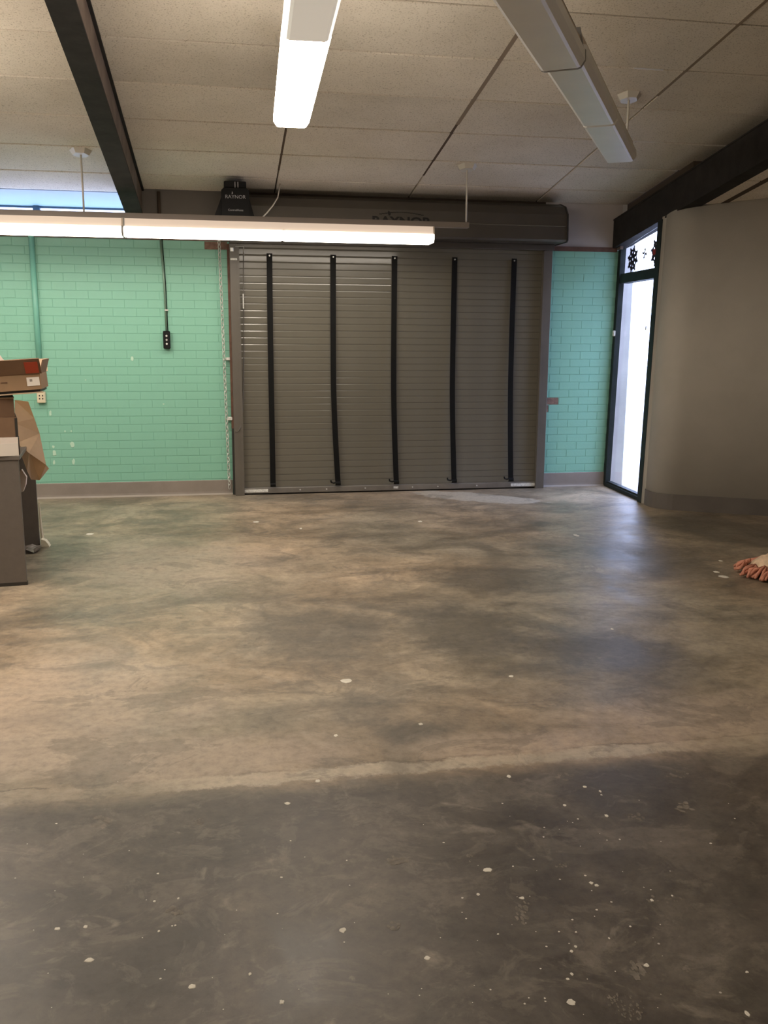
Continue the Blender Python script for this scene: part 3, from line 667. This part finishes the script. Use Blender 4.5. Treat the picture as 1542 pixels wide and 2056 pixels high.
# eave outside
ev = empty('roof_eave', (-2.9, 0.4, 2.65)); tag(ev, 'pale soffit outside the clerestory with a thin blue grey fascia', 'eave')
bm = bmesh.new(); slab(bm, X_LEFT-0.2, 3.8, 0.125, 0.615, 0.0, 0.12); bmesh.ops.translate(bm, verts=bm.verts[:], vec=(2.9,-0.4,-2.65)); obj('soffit', bm, 'soffit', ev)
bm = bmesh.new(); box(bm, X_LEFT-0.2, 3.8, 0.60, 0.635, zceil(0.615)-0.014, zceil(0.615)+0.10); bmesh.ops.translate(bm, verts=bm.verts[:], vec=(2.9,-0.4,-2.65)); obj('fascia', bm, 'fascia', ev)
bm = bmesh.new(); box(bm, -1.66, -1.60, 0.58, 0.64, zceil(0.615)-0.045, zceil(0.615)); bmesh.ops.translate(bm, verts=bm.verts[:], vec=(2.9,-0.4,-2.65)); obj('gutter_bracket', bm, 'fascia', ev)

# ---------------------------------------------------------------- rest of the shell (out of frame)
struct(bx('wall_left', X_LEFT-0.2, X_LEFT, Y_REAR-0.2, 0.12, 0, 4.6, 'offwhite'), 'plain off white wall at the far left')
struct(bx('wall_front', X_LEFT-0.2, X_FAR+0.2, Y_REAR-0.2, Y_REAR, 0, 4.7, 'offwhite'), 'plain off white wall behind the viewer')
struct(bx('wall_far_right', X_FAR, X_FAR+0.2, Y_REAR-0.2, -3.0, 0, 4.6, 'plaster'), 'plain taupe wall at the far right')
# outside: paving and the short end of the brick wall
gr = bx('pavement', -40, 40, -40, 40, -0.30, -0.155, 'ext_ground'); struct(gr, 'pale concrete paving outside the window')

# ---------------------------------------------------------------- pendant fluorescent fixtures
def fixture(name, label, end, direction_deg, segs, zb, stems, drops=None, raceway_over=0.30, group='pendant fluorescent fixtures', tube_kind='tube_new'):
    """end = (x,y) of the far end; direction_deg = heading (from +Y towards +X) of the far end.
    segs = list of (length, [(lens length, lit)]) from the far end backwards; stems = distances behind the far end (negative = past it)"""
    a = math.radians(direction_deg); root = empty(name, (end[0], end[1], zb), math.pi/2 - a)
    # local +x points to the far end
    tag(root, label, 'ceiling light', group)
    t = 0.0
    for si, (ln, lenses) in enumerate(segs):
        dz = (drops[si] if drops else 0.0); x1 = -t; x0 = -t-ln
        pr('housing', [(-0.085, 0.068+dz), (0.085, 0.068+dz), (0.068, 0.132+dz), (-0.068, 0.132+dz)], 'x', x0+0.012, x1-0.012, 'side_glow' if any(q_[1] for q_ in lenses) else 'housing', root)
        u = x1
        for ll, lit in lenses:
            prof = [(-0.098, 0.070+dz), (-0.100, 0.030+dz), (-0.082, 0.004+dz), (-0.070, dz), (0.070, dz), (0.082, 0.004+dz), (0.100, 0.030+dz), (0.098, 0.070+dz)]
            bm = bmesh.new(); n = len(prof); tip = 0.016
            far, near = u - 0.002, u - ll + 0.002
            rings = []
            for xx, s in ((far, 0.86), (far-tip, 1.0), (near+tip, 1.0), (near, 0.86)):
                rings.append([bm.verts.new((xx, y*s, dz + 0.070 - (0.070+dz-z)*(s*0.6+0.4))) for y, z in prof])
            for i in range(3):
                for k in range(n): bm.faces.new((rings[i][k], rings[i][(k+1) % n], rings[i+1][(k+1) % n], rings[i+1][k]))
            bm.faces.new(rings[0]); bm.faces.new(rings[-1][::-1])
            lo = obj('lens', bm, (lit if isinstance(lit, str) else tube_kind) if lit else 'lens_off', root)
            if lit:
                lo.data.materials.append(M[(lit if isinstance(lit, str) else tube_kind)+'_side'])
                for pl in lo.data.polygons: pl.material_index = 0 if pl.normal.z < -0.6 else 1
            u -= ll
        bm = bmesh.new(); prism(bm, [(-0.088, 0.060+dz), (0.088, 0.060+dz), (0.072, 0.136+dz), (-0.072, 0.136+dz)], 'x', x0, x0+0.012); obj('end_cap', bm, 'lens_edge', root)
        bm = bmesh.new(); prism(bm, [(-0.086, 0.062+dz), (0.086, 0.062+dz), (0.070, 0.134+dz), (-0.070, 0.134+dz)], 'x', x1-0.012, x1); obj('end_cap', bm, 'housing', root)
        if si:
            bm = bmesh.new(); prism(bm, [(-0.100, 0.072+dz), (-0.101, 0.030+dz), (-0.083, 0.003+dz), (-0.070, dz-0.001), (0.070, dz-0.001), (0.083, 0.003+dz), (0.101, 0.030+dz), (0.100, 0.072+dz)], 'x', x1-0.012, x1+0.001); obj('lens_trim', bm, 'lens_edge', root)
        t += ln
    bx('raceway', -t, raceway_over, -0.034, 0.034, 0.134, 0.178, 'raceway', root, 0.003)
    for s in stems:
        lx = -s; wx = end[0] + math.sin(a)*lx; wy = end[1] + math.cos(a)*lx
        top = zceil(wy) - zb
        tb('stem', [(lx, 0, 0.176), (lx, 0, top+0.004)], 0.0075, 'white_metal', root, 8)
        bm = bmesh.new(); n = 6; pts = [(0.085*math.cos(2*math.pi*k/n), 0.085*math.sin(2*math.pi*k/n)) for k in range(n)]
        top_r = [bm.verts.new((lx + x_, y_, 0)) for x_, y_ in pts]; low_r = [bm.verts.new((lx + x_*0.72, y_*0.72, -0.034)) for x_, y_ in pts]
        bm.faces.new(top_r); bm.faces.new(low_r)
        for k in range(n): bm.faces.new((top_r[k], top_r[(k+1) % n], low_r[(k+1) % n], low_r[k]))
        # follow the ceiling slope
        for v in bm.verts:
            wyv = end[1] + math.cos(a)*v.co.x - math.sin(math.pi/2 - a - math.pi/2)*0 + (math.cos(math.pi/2 - a))*v.co.y
            v.co.z += zceil(end[1] + math.cos(a)*v.co.x + math.sin(a)*0 + math.cos(math.pi/2-a)*v.co.y) - zb
        obj('canopy', bm, 'white_metal', root)
    return root
fixture('pendant_light', 'long lit pendant fluorescent light hanging across in front of the rolling door', (1.752, -0.905), 90,
        [(2.47, [(1.235, True), (1.235, True)]), (2.47, [(1.235, True), (1.235, True)])], 2.213, [-0.285, 2.765, 4.9], None, 0.305, tube_kind='tube_old')
fixture('pendant_light', 'lit pendant fluorescent light at top centre pointing at the rolling door', (0.425, -3.09), 1.96,
        [(3.0, [(1.52, True), (1.48, 'lens_glow')])], 2.60, [-0.2, 2.6], None, 0.25, tube_kind='tube_mid')  # near lens is unlit; faint emission paints a glow into it
fixture('pendant_light', 'unlit angled pendant fluorescent light near the right beam', (2.605, -2.640), 30.4,
        [(2.30, [(1.10, False), (1.20, False)]), (1.83, [(1.22, False), (0.61, False)])], 2.575, [-0.29, 2.75], [0.0, -0.028], 0.30)
# unseen fixtures out of frame; the two behind the viewer added for brightness
fixture('pendant_light', 'lit pendant fluorescent light out of frame over the left side of the room', (-1.95, -2.4), 2.0,
        [(2.44, [(1.22, True), (1.22, True)])], 2.70, [0.4, 2.0], None, 0.05)
fixture('pendant_light', 'lit pendant fluorescent light added out of frame behind the viewer on the right', (2.2, -8.0), 2.0,
        [(2.44, [(1.22, True), (1.22, True)])], 2.90, [0.4, 2.0], None, 0.05, tube_kind='tube_weak')

fixture('pendant_light', 'lit pendant fluorescent light added out of frame behind the viewer on the left', (-2.4, -7.9), 2.0,
        [(2.44, [(1.22, True), (1.22, True)])], 2.90, [0.4, 2.0], None, 0.05, tube_kind='tube_rear')

# ---------------------------------------------------------------- desk and cartons at the left
dk = empty('panel_end_desk', (-1.163, -3.06, 0), math.radians(6.6)); tag(dk, 'charcoal laminate desk with panel ends loaded with cartons', 'desk')
bx('end_panel', -0.76, 0.0, 0.0, 0.028, 0.0, 0.742, 'desk', dk, 0.002)
bx('end_panel', -0.76, 0.0, 1.08, 1.108, 0.0, 0.742, 'desk', dk, 0.002)
bx('modesty_panel', -0.50, -0.475, 0.028, 1.08, 0.12, 0.742, 'desk_dark', dk)
bx('desk_top', -0.78, 0.008, -0.006, 1.12, 0.742, 0.767, 'desk', dk, 0.003)
bx('foot_strip', -0.76, 0.003, -0.003, 0.031, 0.0, 0.02, 'desk_dark', dk)
R66 = math.radians(6.6)
def carton(name, loc, rz, w, d, h, m, label, cat='carton', th=0.006, tilt=(0,0), lid=False):
    e = empty(name, loc, rz); e.rotation_euler = (tilt[0], tilt[1], rz); tag(e, label, cat)
    bm = bmesh.new()
    box(bm, -w, 0, 0, th, 0, h); box(bm, -w, 0, d-th, d, 0, h); box(bm, -w, -w+th, th, d-th, 0, h); box(bm, -th, 0, th, d-th, 0, h); box(bm, -w+th, -th, th, d-th, 0, th)
    obj('body', bm, m, e)
    return e
w1 = carton('white_tray', (-1.158, -3.058, 0.768), math.radians(13.5), 0.60, 0.40, 0.106, 'paper', 'shallow white tray on the charcoal desk under the brown cartons', 'tray')
bm = bmesh.new()
for k in range(14): box(bm, -0.001, 0.006+0.003*random.random(), 0.001+0.028*k, 0.001+0.028*k+0.022, 0.004, 0.100)
obj('torn_edge', bm, 'desk_dark', w1)
bm = bmesh.new()
prism(bm, [(-0.60,0.0),(-0.002,0.0),(-0.002,0.074),(-0.10,0.07),(-0.17,0.066),(-0.24,0.05),(-0.60,0.03)], 'y', -0.0035, -0.001); obj('film', bm, 'label_white', w1)
w2 = carton('brown_carton', (-1.158, -3.055, 0.875), math.radians(13.5), 0.55, 0.40, 0.112, 'carton', 'brown carton on the white tray, lower of two plain ones')
bx('side_edge', -0.012, 0.003, -0.002, 0.40, 0.0, 0.108, 'desk_dark', w2)
w3 = carton('brown_carton', (-1.168, -3.05, 0.988), math.radians(13.5), 0.50, 0.38, 0.106, 'carton_dark', 'dark brown carton under the tilted carton with the red sticker')
bx('top_flap', -0.50, 0.003, 0.0, 0.38, 0.106, 0.111, 'carton_in', w3)
w4 = carton('open_carton', (-1.012, -3.05, 1.146), math.radians(4.0), 0.62, 0.34, 0.088, 'carton_light', 'tan carton with red sticker and white label tilted on top of the pile', 'carton', 0.006, (0, math.radians(-3.8)))
pr('front_flap', [(0.0,0.088),(-0.004,0.090),(-0.052,0.172),(-0.048,0.176)], 'x', -0.62, 0.012, 'carton', w4)
pr('back_flap', [(0.34,0.088),(0.336,0.090),(0.39,0.165),(0.395,0.163)], 'x', -0.62, 0.008, 'carton_in', w4)
pr('side_flap', [(0.0,0.088),(-0.004,0.090),(0.022,0.165),(0.026,0.163)], 'y', 0.01, 0.33, 'carton', w4)
fa = math.atan2(0.048, 0.082)
def flap_pt(x, s): return (x, -0.0055 - 0.052*s, 0.089 + 0.084*s)
bm = bmesh.new(); vs = [bm.verts.new(Vector(flap_pt(x, s)) + Vector((0, o_*0.86, -abs(o_)*0.5))) for o_ in (-0.0005, -0.002) for x, s in ((-0.072,0.06),(0.000,0.06),(0.000,0.80),(-0.072,0.80))]
for f in ((0,1,2,3),(7,6,5,4),(0,4,5,1),(1,5,6,2),(2,6,7,3),(3,7,4,0)): bm.faces.new([vs[i] for i in f])
obj('red_sticker', bm, 'red', w4)
lb = bx('white_label', -0.074, -0.006, -0.0025, -0.0005, 0.022, 0.070, 'label_white', w4)
bx('label_print', -0.058, -0.044, -0.0032, -0.0024, 0.046, 0.060, 'base_grey', lb)
bx('printed_mark', -0.255, -0.222, -0.0020, -0.0003, 0.036, 0.060, 'print_black', w4)
bx('printed_mark', -0.214, -0.178, -0.0020, -0.0003, 0.046, 0.053, 'carton_dark', w4)
bx('bottom_flap', -0.62, 0.006, -0.02, 0.02, -0.020, -0.014, 'carton_in', w4)
bx('gap_shade', -0.61, -0.01, 0.01, 0.33, -0.016, -0.001, 'print_black', w4)  # black slab paints the shaded gap beneath the tilted carton
# cream paper sheet at the very left on the pile
bm = bmesh.new(); prism(bm, [(-0.30,0.0),(0.0,0.0),(-0.012,0.022),(-0.026,0.055),(-0.05,0.09),(-0.30,0.12)], 'y', 0.0, 0.02)
pl = obj('paper_sheet', bm, 'paper'); pl.location = (-1.215, -2.90, 1.25); pl.rotation_euler = (0.0, 0, 0.05); tag(pl, 'cream paper sheet sticking up out of the tilted carton', 'paper')
# kraft paper spilling over the side
bm = bmesh.new()
kp = {'a':(-1.285,-2.50,1.05),'b':(-1.205,-2.50,1.04),'c':(-1.285,-2.55,0.91),'d':(-1.185,-2.45,0.93),'e':(-1.270,-2.60,0.79),'f':(-1.165,-2.42,0.83),'g':(-1.112,-2.56,0.645),'h':(-1.125,-2.40,0.60),'i':(-1.212,-2.64,0.62),'j':(-1.180,-2.44,0.530),'k':(-1.220,-2.50,0.545),'l':(-1.195,-2.63,0.730)}
kv = {n: bm.verts.new(p_) for n, p_ in kp.items()}
for v_ in bm.verts: v_.co.x = v_.co.x + 0.006
for f in ('abdc','cdfe','efl','lfg','elki','lgj','ljk','ghj'):
    try: bm.faces.new([kv[q] for q in f])
    except Exception: pass
bmesh.ops.solidify(bm, geom=bm.faces[:], thickness=0.012)
kr = obj('kraft_paper', bm, 'kraft'); tag(kr, 'crumpled kraft paper hanging over the side of the charcoal desk', 'paper')
bm = bmesh.new(); prism(bm, [(-1.335,0.54),(-1.285,0.60),(-1.258,0.55),(-1.266,0.50),(-1.285,0.455),(-1.33,0.44)], 'y', -2.42, -2.39)
pw = obj('paper_wad', bm, 'paper'); tag(pw, 'small white paper wad tucked between the desk panels', 'paper')
pw.parent = None
tb_ = bmesh.new(); tube(tb_, [(-1.283,-1.945,0.30), (-1.281,-1.95,0.15), (-1.276,-1.955,0.06), (-1.268,-1.96,0.02)], [0.005,0.010,0.013,0.016], 6)
fs_ = obj('foam_strip', tb_, 'foam'); tag(fs_, 'thin cream foam strip leaning on the far end panel of the desk', 'foam')
bm = bmesh.new(); prism(bm, [(-1.275,0.0),(-1.215,0.0),(-1.225,0.022),(-1.242,0.045),(-1.27,0.055)], 'y', -2.04, -1.985)
ff = obj('foam_chunk', bm, 'foam'); tag(ff, 'cream foam chunk on the floor at the foot of the desk', 'foam')
bm = bmesh.new(); rg = random.Random(3); g = [[bm.verts.new((-1.40+0.15*i/4+rg.uniform(-.012,.012), -2.24+0.15*j/3+rg.uniform(-.012,.012), 0.004+rg.random()*0.035)) for j in range(4)] for i in range(5)]
for i in range(4):
    for j in range(3): bm.faces.new((g[i][j], g[i+1][j], g[i+1][j+1], g[i][j+1]))
bmesh.ops.solidify(bm, geom=bm.faces[:], thickness=0.004)
cw = obj('plastic_wrap', bm, 'plastic_wrap'); tag(cw, 'crumpled clear plastic on the floor between the desk panels', 'plastic')

# ---------------------------------------------------------------- dust mop at the right edge
mp_ = empty('dust_mop', (3.50, -3.59, 0)); mp_.scale = (1.25, 1.25, 1.45); tag(mp_, 'cream dust mop head with coral fringe lying on the floor at the right edge', 'mop')
ma = math.radians(28); mL, mW = 0.36, 0.23
def mpt(u, v, z): return (u*math.cos(ma) - v*math.sin(ma), u*math.sin(ma) + v*math.cos(ma), z)
bm = bmesh.new(); rg = random.Random(5); nu, nv = 14, 7; G = []
for i in range(nu):
    rowv = []
    for j in range(nv):
        u = -0.20 + 0.62*i/(nu-1); v = -mW + 2*mW*j/(nv-1); e = max(abs(v)/mW, max(0, (-u-0.05)/0.15))
        u2_, v2_ = u, v*(1 - 0.35*max(0, (-u-0.02)/0.18)**2)
        rowv.append(bm.verts.new(mpt(u2_, v2_, 0.014 + 0.085*(1-min(1, e)**2.2) + rg.uniform(0, 0.022))))
    G.append(rowv)
for i in range(nu-1):
    for j in range(nv-1): bm.faces.new((G[i][j], G[i+1][j], G[i+1][j+1], G[i][j+1]))
obj('pad', bm, 'mop_pad', mp_, smooth=True)
bm = bmesh.new()
for k in range(260):
    t = rg.random(); side = rg.random()
    if side < 0.46: bu, bv, du, dv = -0.18 + 0.60*t, -mW*0.86, rg.uniform(-0.35, 0.2), -1
    elif side < 0.72: bu, bv, du, dv = -0.18 + 0.60*t, mW*0.86, rg.uniform(-0.35, 0.2), 1
    else: bu, bv, du, dv = -0.185, -mW*0.7 + 1.4*mW*t, -1, rg.uniform(-0.4, 0.4) + (t-0.5)*0.8
    ln = rg.uniform(0.03, 0.085); dl = math.hypot(du, dv); du, dv = du/dl, dv/dl
    kx, ky = rg.uniform(-.022, .022), rg.uniform(-.022, .022)
    tube(bm, [mpt(bu, bv, 0.036+rg.random()*0.02), mpt(bu+du*ln*0.5+kx, bv+dv*ln*0.5+ky, 0.022+rg.random()*0.018), mpt(bu+du*ln, bv+dv*ln, 0.008+rg.random()*0.008)], [0.006, 0.008, 0.006], 5)
fo = obj('fringe', bm, 'mop_fringe', mp_, smooth=True); fo['kind'] = 'stuff'
tb('wire_frame', [mpt(-0.02,-0.07,0.068), mpt(0.02,0.0,0.085), mpt(-0.02,0.07,0.072), mpt(0.02,0.0,0.085), mpt(0.14,0.0,0.082)], 0.007, 'black', mp_, 6)
tb('handle', [(-0.02,0.20,0.07), (0.02,0.235,0.12), (0.05,0.29,0.24), (0.42,0.62,1.15)], 0.011, 'black', mp_, 8)


# ---------------------------------------------------------------- paint flecks on the floor (pieces of the floor's finish)
BIG = [(980,1747,14,6),(1147,2013,13,9),(386,1981,11,7),(178,1928,13,6),(688,1868,9,8),(858,1924,9,6),(566,2012,7,6),(502,1956,5,4),(1026,1358,8,3),(696,1367,16,6),(674,1477,6,4),(843,1047,6,2),(1453,1158,12,4),(1438,1148,8,3),(1447,1126,5,2),(181,1072,9,3),(514,1048,8,2),(604,1061,4,2),(1229,1263,4,2),(1157,1075,7,3),(845,1454,7,3),(1022,1559,6,4),(1134,1617,5,3),(1218,1638,6,4),(1187,1773,6,4),(1198,1778,6,4),(960,1796,5,4),(1048,1803,8,4),(1147,1910,5,4),(1156,1901,4,4),(1148,1956,5,4),(1140,1966,5,4),(1500,1952,5,3),(1500,2035,6,8),(1309,1808,5,4),(1174,1580,6,3),(1205,1589,4,3),(1298,1938,8,5),(115,1865,9,4),(172,1861,6,4),(577,1613,9,4),(638,1568,8,4),(310,1810,4,3),(358,1804,3,3),(319,1870,4,3)]
for i, (u, v, ru, rv) in enumerate(BIG):
    x, y, s = fpt(u, v); asp = abs((fpt(u, v-1)[1] - fpt(u, v+1)[1]))/2
    splat(x, y, ru*s*0.8, rv*asp*0.8, 'floor', 0.0012, 100+i, floor, 'fleck', 'paint_fleck', rot=random.uniform(-0.15, 0.15) - 0.05)
DIM = [(800,1727,22,9),(1270,1640,30,9),(1128,1738,14,5),(1330,1806,38,7),(1050,1830,14,30),(1280,1945,16,18),(1225,2010,6,14),(1238,2015,6,22),(1252,2020,6,26),(1268,2024,6,26),(1285,2030,8,20),(1136,1560,20,7),(1358,1555,24,7),(200,1650,22,12),(1375,1620,20,10),(942,1722,6,9),(400,1650,10,6),(790,1860,12,9),(1380,1945,12,6),(350,1830,16,10)]
rg = random.Random(17)
for i, (u, v, ru, rv) in enumerate(DIM):
    bm = bmesh.new()
    for k in range(16):
        a_ = rg.uniform(0, 2*math.pi); q_ = math.sqrt(rg.random()); x, y, s_ = fpt(u + ru*q_*math.cos(a_), v + rv*q_*math.sin(a_)); n = 8
        rr = s_*min(ru, rv)*rg.uniform(0.12, 0.42); st_ = rg.uniform(1.0, 2.2) if ru > rv else 1.0
        ring = [(x + rr*st_*rg.uniform(.5, 1.15)*math.cos(2*math.pi*q/n), y + rr*2.0*rg.uniform(.5, 1.15)*math.sin(2*math.pi*q/n)) for q in range(n)]
        bm.faces.new([bm.verts.new((p_[0], p_[1], 0.0004 + 0.00002*k)) for p_ in ring])
    obj('scuff_mark', bm, 'fleck_dim', floor)
rg = random.Random(11); bm = bmesh.new()
for k in range(120):
    u = rg.uniform(-60, 1600); v = 1560 + 560*rg.random()**0.9
    if rg.random() < 0.45: u = rg.gauss(1120, 160); v = rg.uniform(1620, 2050)
    x, y, s = fpt(u, v); r = s*rg.choice((1.2, 1.5, 1.8, 2.4, 3.0)); n = 6
    ring = [bm.verts.new((x + r*rg.uniform(.6,1.1)*math.cos(2*math.pi*q/n), y + r*rg.uniform(.6,1.1)*math.sin(2*math.pi*q/n), 0.0009)) for q in range(n)]; bm.faces.new(ring)
so = obj('paint_specks', bm, 'fleck', floor); so['kind'] = 'stuff'
